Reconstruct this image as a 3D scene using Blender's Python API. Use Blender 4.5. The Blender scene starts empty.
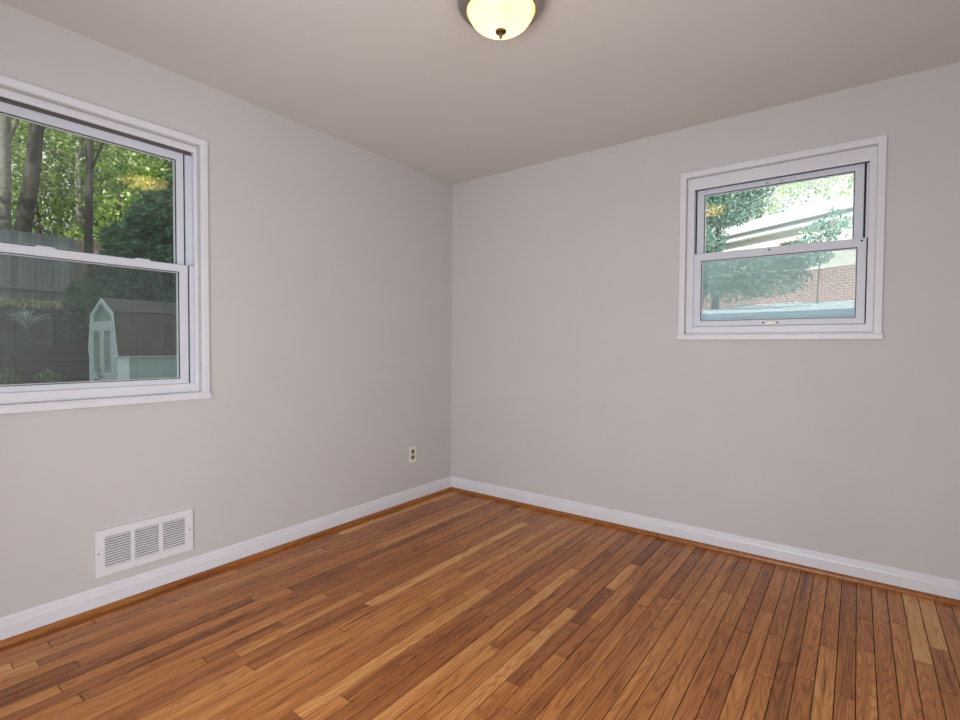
import bpy, bmesh, math, random
import numpy as np
from mathutils import Vector, Matrix

random.seed(7)
rng = np.random.default_rng(11)
S = bpy.context.scene
COL = S.collection

# ------------------------------------------------------------------ camera
CAM = Vector((2.6119, -3.1178, 1.1581))
YAW, PITCH, ROLL, FPX = 0.6412, -0.0277, 0.0058, 505.7
fw = Vector((-math.sin(YAW) * math.cos(PITCH), math.cos(YAW) * math.cos(PITCH), math.sin(PITCH)))
rt = Vector((math.cos(YAW), math.sin(YAW), 0))
up = rt.cross(fw)
r2 = rt * math.cos(ROLL) + up * math.sin(ROLL)
u2 = up * math.cos(ROLL) - rt * math.sin(ROLL)
cd = bpy.data.cameras.new('camera')
cd.sensor_width = 36.0
cd.lens = FPX / 960 * 36.0
cd.clip_start = 0.02
cd.clip_end = 300
cam = bpy.data.objects.new('camera', cd)
COL.objects.link(cam)
M3 = Matrix((r2, u2, -fw)).transposed()
cam.matrix_world = Matrix.Translation(CAM) @ M3.to_4x4()
S.camera = cam

# ------------------------------------------------------------------ sky, sun, large lights, exposure
EXPOSURE = 0.0
SKY = 1.5
SUN = 9.0
FILL_R = 32.0      # added fill light, unseen, shining in through the right doorway
FILL_F = 57.0      # added fill light, unseen, in the opening behind the camera
LAMP = 0.7         # the ceiling lamp's bulb (W)
world = bpy.data.worlds.new('sky')
S.world = world
world.use_nodes = True
wn = world.node_tree
wn.nodes.clear()
wo = wn.nodes.new('ShaderNodeOutputWorld')
wb = wn.nodes.new('ShaderNodeBackground')
wt = wn.nodes.new('ShaderNodeTexCoord')
wsx = wn.nodes.new('ShaderNodeSeparateXYZ')
wr = wn.nodes.new('ShaderNodeValToRGB')
wn.links.new(wt.outputs['Generated'], wsx.inputs[0])
wn.links.new(wsx.outputs['Z'], wr.inputs[0])
wr.color_ramp.elements[0].color = (1.0, 1.0, 1.0, 1)
wr.color_ramp.elements[1].color = (0.62, 0.80, 1.0, 1)
wr.color_ramp.elements[1].position = 0.8
wn.links.new(wr.outputs[0], wb.inputs[0])
wb.inputs[1].default_value = SKY
wn.links.new(wb.outputs[0], wo.inputs[0])

def add_light(name, typ, loc, direction, energy, color=(1, 1, 1), **kw):
    l = bpy.data.lights.new(name, typ)
    l.energy = energy
    l.color = color
    for k, v in kw.items():
        setattr(l, k, v)
    o = bpy.data.objects.new(name, l)
    COL.objects.link(o)
    o.location = loc
    o.rotation_euler = Vector(direction).to_track_quat('-Z', 'Y').to_euler()
    return o

add_light('sun', 'SUN', (0, -30, 40), (-0.22, 0.75, -0.62), SUN, (1.0, 0.95, 0.86), angle=0.01)
add_light('fill_light_right', 'AREA', (3.62, -2.95, 1.15), (-0.8, 0.6, 0.0), FILL_R, (0.95, 0.985, 1.0),
          shape='RECTANGLE', size=0.8, size_y=1.9)
add_light('fill_light_front', 'AREA', (2.0, -4.0, 0.78), (0, 1, 0.0), FILL_F, (0.95, 0.985, 1.0),
          shape='RECTANGLE', size=1.6, size_y=1.2)
S.view_settings.view_transform = 'Standard'
S.view_settings.look = 'None'
S.view_settings.gamma = 1
S.view_settings.use_curve_mapping = False
S.view_settings.exposure = EXPOSURE
S.cycles.use_denoising = True
S.cycles.transparent_max_bounces = 32
S.cycles.max_bounces = 10
S.cycles.diffuse_bounces = 6
S.cycles.sample_clamp_indirect = 6.0

# ------------------------------------------------------------------ materials
def new_mat(name):
    m = bpy.data.materials.new(name)
    m.use_nodes = True
    nt = m.node_tree
    b = nt.nodes['Principled BSDF']
    return m, nt, b

def N(nt, typ, **kw):
    n = nt.nodes.new(typ)
    for k, v in kw.items():
        setattr(n, k, v)
    return n

def paint(name, col, rough=0.5, var=0.03, scale=6.0, bump=0.0, bscale=200.0, metal=0.0, spec=0.5):
    m, nt, b = new_mat(name)
    tc = N(nt, 'ShaderNodeTexCoord')
    no = N(nt, 'ShaderNodeTexNoise')
    no.inputs['Scale'].default_value = scale
    no.inputs['Detail'].default_value = 4
    nt.links.new(tc.outputs['Object'], no.inputs['Vector'])
    rp = N(nt, 'ShaderNodeValToRGB')
    rp.color_ramp.elements[0].position = 0.3
    rp.color_ramp.elements[1].position = 0.7
    rp.color_ramp.elements[0].color = (*[c * (1 - var) for c in col], 1)
    rp.color_ramp.elements[1].color = (*[min(1, c * (1 + var)) for c in col], 1)
    nt.links.new(no.outputs['Fac'], rp.inputs[0])
    nt.links.new(rp.outputs[0], b.inputs['Base Color'])
    b.inputs['Roughness'].default_value = rough
    b.inputs['Metallic'].default_value = metal
    b.inputs['Specular IOR Level'].default_value = spec
    if bump:
        n2 = N(nt, 'ShaderNodeTexNoise')
        n2.inputs['Scale'].default_value = bscale
        nt.links.new(tc.outputs['Object'], n2.inputs['Vector'])
        bp = N(nt, 'ShaderNodeBump')
        bp.inputs['Strength'].default_value = bump
        bp.inputs['Distance'].default_value = 0.002
        nt.links.new(n2.outputs['Fac'], bp.inputs['Height'])
        nt.links.new(bp.outputs[0], b.inputs['Normal'])
    return m

MAT = {}
MAT['wall'] = paint('wall_paint', (0.60, 0.588, 0.597), 0.55, 0.015, 3, 0.08, 160, spec=0.3)
MAT['ceiling'] = paint('ceiling_paint', (0.68, 0.665, 0.645), 0.8, 0.015, 3, spec=0.1)
MAT['trim'] = paint('white_trim_paint', (0.745, 0.75, 0.81), 0.35, 0.02, 8)
MAT['vinyl'] = paint('white_vinyl', (0.68, 0.71, 0.80), 0.4, 0.02, 10)
MAT['white'] = paint('white_enamel', (0.76, 0.765, 0.82), 0.4, 0.02, 10)
MAT['dark'] = paint('dark_gap', (0.03, 0.03, 0.035), 0.8, 0.05, 10)
MAT['rubber'] = paint('black_weatherstrip', (0.02, 0.02, 0.025), 0.7, 0.05, 10)
MAT['head_shade'] = paint('taupe_head_shade', (0.16, 0.145, 0.135), 0.9, 0.1, 10, spec=0.1)
MAT['brass'] = paint('tarnished_brass', (0.55, 0.48, 0.32), 0.35, 0.06, 30, metal=0.8)
MAT['nickel'] = paint('brushed_nickel', (0.36, 0.34, 0.31), 0.38, 0.05, 30, metal=0.9)
MAT['bronze'] = paint('dark_bronze', (0.16, 0.11, 0.07), 0.35, 0.05, 30, metal=0.9)
MAT['cream'] = paint('ivory_plastic', (0.84, 0.79, 0.70), 0.4, 0.02, 20)
MAT['slot'] = paint('dark_slot', (0.22, 0.185, 0.13), 0.6, 0.1, 30)
MAT['screw'] = paint('screw_metal', (0.35, 0.35, 0.36), 0.4, 0.1, 60, metal=0.7)

# oak
def oak(name, attr=True, dark=1.0):
    m, nt, b = new_mat(name)
    L = nt.links.new
    geo = N(nt, 'ShaderNodeNewGeometry')
    at = N(nt, 'ShaderNodeAttribute', attribute_name='tone')
    at2 = N(nt, 'ShaderNodeAttribute', attribute_name='seed')
    mul = N(nt, 'ShaderNodeVectorMath', operation='MULTIPLY')
    mul.inputs[1].default_value = (1, 1, 0)
    L(geo.outputs['Position'], mul.inputs[0])
    off = N(nt, 'ShaderNodeVectorMath', operation='MULTIPLY_ADD')
    comb = N(nt, 'ShaderNodeCombineXYZ')
    L(at2.outputs['Fac'], comb.inputs[0]); L(at2.outputs['Fac'], comb.inputs[1]); L(at2.outputs['Fac'], comb.inputs[2])
    L(comb.outputs[0], off.inputs[0]); off.inputs[1].default_value = (3.1, 17.0, 41.0)
    L(mul.outputs[0], off.inputs[2])
    # figure: distorted rings (cathedral arches)
    s1 = N(nt, 'ShaderNodeVectorMath', operation='MULTIPLY'); s1.inputs[1].default_value = (13, 0.95, 1)
    L(off.outputs[0], s1.inputs[0])
    n1 = N(nt, 'ShaderNodeTexNoise'); n1.inputs['Scale'].default_value = 1.0; n1.inputs['Detail'].default_value = 1.5
    L(s1.outputs[0], n1.inputs['Vector'])
    mring = N(nt, 'ShaderNodeMath', operation='MULTIPLY'); mring.inputs[1].default_value = 22.0
    L(n1.outputs['Fac'], mring.inputs[0])
    fr = N(nt, 'ShaderNodeMath', operation='PINGPONG'); fr.inputs[1].default_value = 0.5
    L(mring.outputs[0], fr.inputs[0])
    # fine pores
    s2 = N(nt, 'ShaderNodeVectorMath', operation='MULTIPLY'); s2.inputs[1].default_value = (260, 7, 1)
    L(off.outputs[0], s2.inputs[0])
    n2 = N(nt, 'ShaderNodeTexNoise'); n2.inputs['Scale'].default_value = 1.0; n2.inputs['Detail'].default_value = 3
    L(s2.outputs[0], n2.inputs['Vector'])
    # broad streaks
    s3 = N(nt, 'ShaderNodeVectorMath', operation='MULTIPLY'); s3.inputs[1].default_value = (28, 1.6, 1)
    L(off.outputs[0], s3.inputs[0])
    n3 = N(nt, 'ShaderNodeTexNoise'); n3.inputs['Scale'].default_value = 1.0; n3.inputs['Detail'].default_value = 4
    L(s3.outputs[0], n3.inputs['Vector'])
    ramp = N(nt, 'ShaderNodeValToRGB')
    cr = ramp.color_ramp
    cr.elements[0].position = 0.0; cr.elements[0].color = (0.17 * dark, 0.052 * dark, 0.014 * dark, 1)
    cr.elements[1].position = 1.0; cr.elements[1].color = (0.72 * dark, 0.40 * dark, 0.15 * dark, 1)
    e = cr.elements.new(0.35); e.color = (0.37 * dark, 0.127 * dark, 0.033 * dark, 1)
    e = cr.elements.new(0.7); e.color = (0.55 * dark, 0.228 * dark, 0.066 * dark, 1)
    def madd(a, k, c):
        q = N(nt, 'ShaderNodeMath', operation='MULTIPLY_ADD')
        L(a, q.inputs[0]); q.inputs[1].default_value = k
        if isinstance(c, float): q.inputs[2].default_value = c
        else: L(c, q.inputs[2])
        return q.outputs[0]
    base = at.outputs['Fac'] if attr else None
    shp = N(nt, 'ShaderNodeMath', operation='POWER'); L(fr.outputs[0], shp.inputs[0]); shp.inputs[1].default_value = 3.0
    v = madd(shp.outputs[0], -2.6, 0.10)
    if attr:
        v2 = N(nt, 'ShaderNodeMath', operation='ADD'); L(v, v2.inputs[0]); L(base, v2.inputs[1]); v = v2.outputs[0]
    else:
        v = madd(shp.outputs[0], -1.0, 0.40)
    v = madd(n2.outputs['Fac'], 0.80, v)
    v = madd(n3.outputs['Fac'], 0.80, v)
    s4 = N(nt, 'ShaderNodeVectorMath', operation='MULTIPLY'); s4.inputs[1].default_value = (34, 1.3, 1)
    L(off.outputs[0], s4.inputs[0])
    n4 = N(nt, 'ShaderNodeTexNoise'); n4.inputs['Scale'].default_value = 1.0; n4.inputs['Detail'].default_value = 2.0
    L(s4.outputs[0], n4.inputs['Vector'])
    mr = N(nt, 'ShaderNodeMapRange'); mr.inputs['From Min'].default_value = 0.64; mr.inputs['From Max'].default_value = 0.78
    L(n4.outputs['Fac'], mr.inputs['Value'])
    v = madd(mr.outputs[0], -0.42, v)
    sub = N(nt, 'ShaderNodeMath', operation='SUBTRACT'); L(v, sub.inputs[0]); sub.inputs[1].default_value = 0.785
    L(sub.outputs[0], ramp.inputs[0])
    L(ramp.outputs[0], b.inputs['Base Color'])
    b.inputs['Roughness'].default_value = 0.30
    b.inputs['Specular IOR Level'].default_value = 0.3
    bp = N(nt, 'ShaderNodeBump'); bp.inputs['Strength'].default_value = 0.10; bp.inputs['Distance'].default_value = 0.001
    L(n2.outputs['Fac'], bp.inputs['Height']); L(bp.outputs[0], b.inputs['Normal'])
    return m
MAT['oak'] = oak('oak_strip_floor')
MAT['oak_trim'] = oak('stained_wood_shoe', attr=False, dark=0.8)
MAT['gap'] = paint('plank_gap', (0.035, 0.014, 0.006), 0.9, 0.1, 10, spec=0.0)

# glass
def glass(name, tint=(0.96, 0.985, 0.97)):
    m = bpy.data.materials.new(name); m.use_nodes = True
    nt = m.node_tree; nt.nodes.clear(); L = nt.links.new
    out = N(nt, 'ShaderNodeOutputMaterial'); mix = N(nt, 'ShaderNodeMixShader')
    tr = N(nt, 'ShaderNodeBsdfTransparent'); tr.inputs[0].default_value = (*tint, 1)
    gl = N(nt, 'ShaderNodeBsdfGlossy'); gl.inputs['Roughness'].default_value = 0.0
    lw = N(nt, 'ShaderNodeLayerWeight'); lw.inputs[0].default_value = 0.5
    pw = N(nt, 'ShaderNodeMath', operation='POWER'); pw.inputs[1].default_value = 5.0
    L(lw.outputs['Facing'], pw.inputs[0])
    ma = N(nt, 'ShaderNodeMath', operation='MULTIPLY_ADD'); ma.inputs[1].default_value = 0.95; ma.inputs[2].default_value = 0.042
    L(pw.outputs[0], ma.inputs[0]); L(ma.outputs[0], mix.inputs[0])
    L(tr.outputs[0], mix.inputs[1]); L(gl.outputs[0], mix.inputs[2]); L(mix.outputs[0], out.inputs[0])
    return m
MAT['glass'] = glass('window_glass')

def screen(name, col, dens):
    m = bpy.data.materials.new(name); m.use_nodes = True
    nt = m.node_tree; nt.nodes.clear(); L = nt.links.new
    out = N(nt, 'ShaderNodeOutputMaterial'); mix = N(nt, 'ShaderNodeMixShader')
    tr = N(nt, 'ShaderNodeBsdfTransparent'); df = N(nt, 'ShaderNodeBsdfDiffuse'); df.inputs[0].default_value = (*col, 1)
    tc = N(nt, 'ShaderNodeTexCoord'); no = N(nt, 'ShaderNodeTexNoise'); no.inputs['Scale'].default_value = 3
    L(tc.outputs['Object'], no.inputs['Vector'])
    ma = N(nt, 'ShaderNodeMath', operation='MULTIPLY_ADD'); ma.inputs[1].default_value = 0.16; ma.inputs[2].default_value = dens - 0.08
    L(no.outputs['Fac'], ma.inputs[0]); L(ma.outputs[0], mix.inputs[0])
    L(tr.outputs[0], mix.inputs[1]); L(df.outputs[0], mix.inputs[2]); L(mix.outputs[0], out.inputs[0])
    return m
MAT['screen_dark'] = screen('charcoal_insect_mesh', (0.16, 0.17, 0.175), 0.30)
MAT['screen_light'] = screen('aluminium_insect_mesh', (0.72, 0.80, 0.88), 0.57)

def leaf(name, c1, c2, trans=0.45, rough=0.5, c3=None):
    m = bpy.data.materials.new(name); m.use_nodes = True
    nt = m.node_tree; nt.nodes.clear(); L = nt.links.new
    out = N(nt, 'ShaderNodeOutputMaterial'); mix = N(nt, 'ShaderNodeMixShader'); mix.inputs[0].default_value = trans
    geo = N(nt, 'ShaderNodeNewGeometry')
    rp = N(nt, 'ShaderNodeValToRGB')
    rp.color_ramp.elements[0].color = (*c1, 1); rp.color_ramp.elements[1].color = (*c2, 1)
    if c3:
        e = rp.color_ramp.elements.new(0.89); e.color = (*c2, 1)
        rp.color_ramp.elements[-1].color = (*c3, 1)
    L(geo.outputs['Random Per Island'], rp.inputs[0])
    df = N(nt, 'ShaderNodeBsdfDiffuse'); tl = N(nt, 'ShaderNodeBsdfTranslucent')
    L(rp.outputs[0], df.inputs[0]); L(rp.outputs[0], tl.inputs[0])
    L(df.outputs[0], mix.inputs[1]); L(tl.outputs[0], mix.inputs[2]); L(mix.outputs[0], out.inputs[0])
    return m
MAT['leaf_wood'] = leaf('woodland_leaf', (0.03, 0.11, 0.025), (0.40, 0.52, 0.10), 0.5, c3=(1.0, 1.0, 0.72))  # palest leaves paint bright sparkle into the leaf colour
MAT['leaf_dark'] = leaf('dark_needle', (0.03, 0.09, 0.055), (0.14, 0.26, 0.15), 0.3)
MAT['leaf_right'] = leaf('blue_green_leaf', (0.15, 0.27, 0.25), (0.44, 0.60, 0.53), 0.5, c3=(0.7, 0.75, 0.5))
MAT['leaf_pale'] = leaf('pale_sunlit_leaf', (0.45, 0.55, 0.36), (0.88, 0.90, 0.68), 0.5)
MAT['leaf_weed'] = leaf('weed_leaf', (0.10, 0.20, 0.05), (0.28, 0.38, 0.12), 0.4)
MAT['blade'] = leaf('grass_blade', (0.42, 0.46, 0.38), (0.75, 0.78, 0.70), 0.3)
MAT['litter'] = leaf('sun_patch_dry_leaf', (0.35, 0.27, 0.14), (0.85, 0.78, 0.50), 0.2)  # pale straw tones paint the sun patches onto the litter
MAT['bark'] = paint('bark', (0.060, 0.054, 0.047), 0.9, 0.45, 9, 0.8, 20, spec=0.1)
MAT['bark_grey'] = paint('grey_bark', (0.16, 0.145, 0.13), 0.9, 0.4, 9, 0.8, 20, spec=0.1)
MAT['soil'] = paint('leafy_soil', (0.062, 0.060, 0.054), 0.95, 0.4, 5, 0.8, 12, spec=0.05)
MAT['timber'] = paint('landscape_timber', (0.058, 0.060, 0.060), 0.9, 0.3, 6, 0.5, 25, spec=0.1)
MAT['fence'] = paint('weathered_fence', (0.20, 0.205, 0.195), 0.9, 0.3, 4, 0.5, 25, spec=0.1)
MAT['fence_brown'] = paint('brown_fence', (0.27, 0.19, 0.12), 0.9, 0.3, 4, 0.5, 25, spec=0.1)
def boards(name, c1, c2):
    m, nt, b = new_mat(name); L = nt.links.new
    geo = N(nt, 'ShaderNodeNewGeometry'); tc = N(nt, 'ShaderNodeTexCoord'); no = N(nt, 'ShaderNodeTexNoise'); no.inputs['Scale'].default_value = 4
    mp = N(nt, 'ShaderNodeMapping'); mp.inputs['Scale'].default_value = (6, 6, 0.5)
    L(tc.outputs['Object'], mp.inputs[0]); L(mp.outputs[0], no.inputs['Vector'])
    av = N(nt, 'ShaderNodeMath', operation='MULTIPLY_ADD'); L(geo.outputs['Random Per Island'], av.inputs[0]); av.inputs[1].default_value = 0.6
    L(no.outputs['Fac'], av.inputs[2])
    rp = N(nt, 'ShaderNodeValToRGB'); rp.color_ramp.elements[0].position = 0.35; rp.color_ramp.elements[1].position = 1.1 / 1.1
    rp.color_ramp.elements[0].color = (*c1, 1); rp.color_ramp.elements[1].color = (*c2, 1)
    L(av.outputs[0], rp.inputs[0]); L(rp.outputs[0], b.inputs['Base Color']); b.inputs['Roughness'].default_value = 0.9
    return m
MAT['fence'] = boards('weathered_fence_boards', (0.10, 0.11, 0.112), (0.25, 0.255, 0.245))
MAT['fence_brown'] = boards('brown_fence_boards', (0.12, 0.085, 0.06), (0.26, 0.19, 0.13))
MAT['siding'] = paint('sage_siding', (0.38, 0.50, 0.45), 0.7, 0.05, 4)
MAT['shed_trim'] = paint('pale_shed_trim', (0.88, 0.96, 0.96), 0.6, 0.04, 6)
MAT['roof_concrete'] = paint('concrete_drive', (0.54, 0.58, 0.64), 0.85, 0.12, 3, 0.3, 30)
MAT['fascia'] = paint('white_fascia', (0.85, 0.85, 0.83), 0.5, 0.03, 4)
MAT['stucco'] = paint('cream_siding', (0.80, 0.77, 0.69), 0.8, 0.05, 3)
MAT['gutter'] = paint('grey_gutter', (0.30, 0.32, 0.36), 0.5, 0.06, 4)

def shingle(name, c1, c2, sx, sy, axis):
    m, nt, b = new_mat(name); L = nt.links.new
    tc = N(nt, 'ShaderNodeTexCoord'); mp = N(nt, 'ShaderNodeMapping')
    L(tc.outputs['UV'], mp.inputs[0])
    br = N(nt, 'ShaderNodeTexBrick'); L(mp.outputs[0], br.inputs['Vector'])
    br.inputs['Color1'].default_value = (*c1, 1); br.inputs['Color2'].default_value = (*c2, 1)
    br.inputs['Mortar'].default_value = (*axis, 1)
    br.inputs['Scale'].default_value = 1.0
    br.inputs['Brick Width'].default_value = sx; br.inputs['Row Height'].default_value = sy
    br.inputs['Mortar Size'].default_value = 0.012 if sy < 0.1 else 0.008
    L(br.outputs['Color'], b.inputs['Base Color']); b.inputs['Roughness'].default_value = 0.85
    return m
MAT['shingle'] = shingle('brown_shingle', (0.085, 0.062, 0.052), (0.12, 0.09, 0.075), 0.3, 0.13, (0.05, 0.035, 0.03))
MAT['brick'] = shingle('red_brick', (0.36, 0.15, 0.135), (0.44, 0.20, 0.18), 0.22, 0.08, (0.68, 0.62, 0.62))
MAT['roof_pale'] = shingle('pale_roof', (0.70, 0.69, 0.67), (0.78, 0.77, 0.75), 0.3, 0.14, (0.55, 0.54, 0.53))

# lamp glass: alabaster bowl lit from within
def bowl_mat():
    m, nt, b = new_mat('lit_alabaster_glass'); L = nt.links.new
    tc = N(nt, 'ShaderNodeTexCoord'); no = N(nt, 'ShaderNodeTexNoise'); no.inputs['Scale'].default_value = 5
    no.inputs['Detail'].default_value = 3; no.inputs['Distortion'].default_value = 1.0
    L(tc.outputs['Object'], no.inputs['Vector'])
    rp = N(nt, 'ShaderNodeValToRGB')
    rp.color_ramp.elements[0].color = (0.95, 0.80, 0.42, 1); rp.color_ramp.elements[0].position = 0.3
    rp.color_ramp.elements[1].color = (1.0, 0.90, 0.60, 1); rp.color_ramp.elements[1].position = 0.7
    L(no.outputs['Fac'], rp.inputs[0])
    mix = N(nt, 'ShaderNodeMixShader'); mix.inputs[0].default_value = 0.75
    df = N(nt, 'ShaderNodeBsdfDiffuse'); tl = N(nt, 'ShaderNodeBsdfTranslucent')
    L(rp.outputs[0], df.inputs[0]); L(rp.outputs[0], tl.inputs[0])
    L(df.outputs[0], mix.inputs[1]); L(tl.outputs[0], mix.inputs[2])
    gl = N(nt, 'ShaderNodeBsdfGlossy'); gl.inputs['Roughness'].default_value = 0.15
    mx2 = N(nt, 'ShaderNodeMixShader'); mx2.inputs[0].default_value = 0.05
    L(mix.outputs[0], mx2.inputs[1]); L(gl.outputs[0], mx2.inputs[2])
    em = N(nt, 'ShaderNodeEmission'); em.inputs[1].default_value = 0.45
    L(rp.outputs[0], em.inputs[0])
    ad = N(nt, 'ShaderNodeAddShader'); L(mx2.outputs[0], ad.inputs[0]); L(em.outputs[0], ad.inputs[1])
    nt.nodes.remove(b)
    L(ad.outputs[0], nt.nodes['Material Output'].inputs[0])
    return m
MAT['bowl'] = bowl_mat()

# ------------------------------------------------------------------ mesh helpers
class MB:
    def __init__(s):
        s.v = []; s.f = []; s.uv = None
    def add(s, vs, fs):
        o = len(s.v)
        s.v += [tuple(v) for v in vs]
        s.f += [tuple(i + o for i in f) for f in fs]
        return s
    def box(s, a, b, m=None):
        x0, y0, z0 = [min(p, q) for p, q in zip(a, b)]
        x1, y1, z1 = [max(p, q) for p, q in zip(a, b)]
        vs = [(x0, y0, z0), (x1, y0, z0), (x1, y1, z0), (x0, y1, z0), (x0, y0, z1), (x1, y0, z1), (x1, y1, z1), (x0, y1, z1)]
        if m: vs = [m(*q) for q in vs]
        return s.add(vs, [(0, 3, 2, 1), (4, 5, 6, 7), (0, 1, 5, 4), (1, 2, 6, 5), (2, 3, 7, 6), (3, 0, 4, 7)])
    def ring(s, u0, u1, z0, z1, iu0, iu1, iz0, iz1, v0, v1, m):
        # rectangular frame with mitred corners
        vs = []
        for v in (v0, v1):
            vs += [m(u0, v, z0), m(u1, v, z0), m(u1, v, z1), m(u0, v, z1),
                   m(iu0, v, iz0), m(iu1, v, iz0), m(iu1, v, iz1), m(iu0, v, iz1)]
        fs = []
        for k in range(4):
            n = (k + 1) % 4
            fs += [(k, n, n + 4, k + 4), (8 + k, 12 + k, 12 + n, 8 + n), (k, 8 + k, 8 + n, n), (k + 4, n + 4, 12 + n, 12 + k)]
        return s.add(vs, fs)
    def tube(s, pts, rad, seg=8, cap=True):
        pts = [Vector(p) for p in pts]
        if not hasattr(rad, '__len__'): rad = [rad] * len(pts)
        o = len(s.v)
        ref = Vector((0.3, 0.9, 0.1))
        for i, p in enumerate(pts):
            t = (pts[min(i + 1, len(pts) - 1)] - pts[max(i - 1, 0)]).normalized()
            a = t.cross(ref).normalized(); b = t.cross(a)
            for k in range(seg):
                an = 2 * math.pi * k / seg
                s.v.append(tuple(p + (a * math.cos(an) + b * math.sin(an)) * rad[i]))
        for i in range(len(pts) - 1):
            for k in range(seg):
                n = (k + 1) % seg
                s.f.append((o + i * seg + k, o + i * seg + n, o + (i + 1) * seg + n, o + (i + 1) * seg + k))
        if cap:
            s.f.append(tuple(o + k for k in range(seg))[::-1])
            s.f.append(tuple(o + (len(pts) - 1) * seg + k for k in range(seg)))
        return s
    def lathe(s, prof, seg=64, c=(0, 0, 0), m=None):
        o = len(s.v)
        for r, z in prof:
            for k in range(seg):
                an = 2 * math.pi * k / seg
                q = (c[0] + r * math.cos(an), c[1] + r * math.sin(an), c[2] + z)
                s.v.append(m(*q) if m else q)
        for i in range(len(prof) - 1):
            for k in range(seg):
                n = (k + 1) % seg
                s.f.append((o + i * seg + k, o + i * seg + n, o + (i + 1) * seg + n, o + (i + 1) * seg + k))
        return s
    def prism(s, poly, fn0, fn1):
        n = len(poly)
        vs = [fn0(*q) for q in poly] + [fn1(*q) for q in poly]
        fs = [tuple(range(n))[::-1], tuple(range(n, 2 * n))]
        fs += [(k, (k + 1) % n, n + (k + 1) % n, n + k) for k in range(n)]
        return s.add(vs, fs)
    def build(s, name, mat, parent=None, bevel=0.0, smooth=False, fix=True, origin=None):
        me = bpy.data.meshes.new(name)
        off = Vector(origin) if origin is not None else Vector((0, 0, 0))
        if parent is not None and origin is None:
            off = Vector(parent.matrix_world.translation) if parent.get('_base') is None else Vector(parent['_base'])
        me.from_pydata([tuple(Vector(v) - off) for v in s.v], [], s.f)
        if fix:
            bm = bmesh.new(); bm.from_mesh(me)
            bmesh.ops.recalc_face_normals(bm, faces=bm.faces)
            bm.to_mesh(me); bm.free()
        me.materials.append(mat)
        o = bpy.data.objects.new(name, me)
        COL.objects.link(o)
        if parent is not None:
            o.parent = parent
            if origin is not None: o.location = off - BASE[parent.name]
            BASE[o.name] = off
        else:
            o.location = off
            BASE[o.name] = off
        if bevel:
            md = o.modifiers.new('bevel', 'BEVEL'); md.width = bevel; md.segments = 2; md.limit_method = 'ANGLE'
        if smooth:
            for p in me.polygons: p.use_smooth = True
        return o
BASE = {}

def empty(name, loc):
    o = bpy.data.objects.new(name, None)
    o.empty_display_size = 0.1
    COL.objects.link(o)
    o.location = loc
    BASE[o.name] = Vector(loc)
    return o

def part(mb, name, mat, parent, **kw):
    """a mesh part whose vertices are given in world space"""
    off = BASE[parent.name]
    mb2 = MB(); mb2.v = [tuple(Vector(v) - off) for v in mb.v]; mb2.f = mb.f
    o = mb2.build(name, mat, None, **kw)
    o.parent = parent
    BASE[o.name] = off
    return o

def tag(o, label=None, cat=None, group=None, kind=None):
    if label: o['label'] = label
    if cat: o['category'] = cat
    if group: o['group'] = group
    if kind: o['kind'] = kind
    return o

def structure(mb, name, mat, **kw):
    o = mb.build(name, mat, None, **kw)
    o['kind'] = 'structure'
    return o

# ------------------------------------------------------------------ room shell
H, RX, RY, T = 2.44, 3.2, -3.55, 0.2
# window geometry (measured): outer casing, board inner edge, z ranges
WL = dict(u0=-3.000, u1=-1.900, z0=0.888, z1=2.165)
WR = dict(u0=1.757, u1=2.704, z0=1.201, z1=2.176)
CW = 0.034
mapL = lambda u, v, z: (-v, u, z)
mapR = lambda u, v, z: (u, v, z)

def wall_with_hole(name, m, U0, U1, hu0, hu1, hz0, hz1, v0, v1, z0=-0.6, z1=H):
    b = MB()
    b.box((U0, v0, z0), (hu0, v1, z1), m)
    b.box((hu1, v0, z0), (U1, v1, z1), m)
    b.box((hu0, v0, z0), (hu1, v1, hz0), m)
    b.box((hu0, v0, hz1), (hu1, v1, z1), m)
    return structure(b, name, MAT['wall'])
wall_with_hole('wall_left', mapL, RY - 0.15, T, WL['u0'] + CW, WL['u1'] - CW, WL['z0'] + CW, WL['z1'] - CW, 0, T)
wall_with_hole('wall_back', mapR, 0.0, RX + 0.12, WR['u0'] + CW, WR['u1'] - CW, WR['z0'] + CW, WR['z1'] - CW, 0, T)
# right wall with a doorway to the hall, front wall with a cased opening (both unseen, added to let the fill light in)
wall_with_hole('wall_right', lambda u, v, z: (RX + v, u, z), RY - 0.15, 0.0, -3.40, -2.50, 0.0, 2.05, 0, 0.12)
wall_with_hole('wall_front', lambda u, v, z: (u, RY - v, z), 0.0, RX, 1.15, 2.85, 0.0, 2.05, 0, 0.12)
b = MB(); b.box((-T, RY - 1.2, H), (RX + 1.4, T, H + 0.16)); structure(b, 'ceiling', MAT['ceiling'])
# unseen hall boxes, added to enclose the two fill lights
b = MB()
b.box((RX + 0.12, -3.60, -0.02), (RX + 1.3, -3.56, H)); b.box((RX + 0.12, -2.3, -0.02), (RX + 1.3, -2.26, H))
b.box((RX + 1.3, -3.60, -0.02), (RX + 1.34, -2.26, H))
structure(b, 'wall_fill_box_right', MAT['wall'])
b = MB()
b.box((0.95, RY - 1.15, -0.02), (0.99, RY - 0.12, H)); b.box((3.0, RY - 1.15, -0.02), (3.04, RY - 0.12, H))
b.box((0.95, RY - 1.19, -0.02), (3.04, RY - 1.15, H))
structure(b, 'wall_fill_box_front', MAT['wall'])
b = MB(); b.box((-0.1, RY - 1.2, -0.3), (RX + 1.4, 0.0, -0.006)); structure(b, 'subfloor', MAT['gap'])
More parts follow.
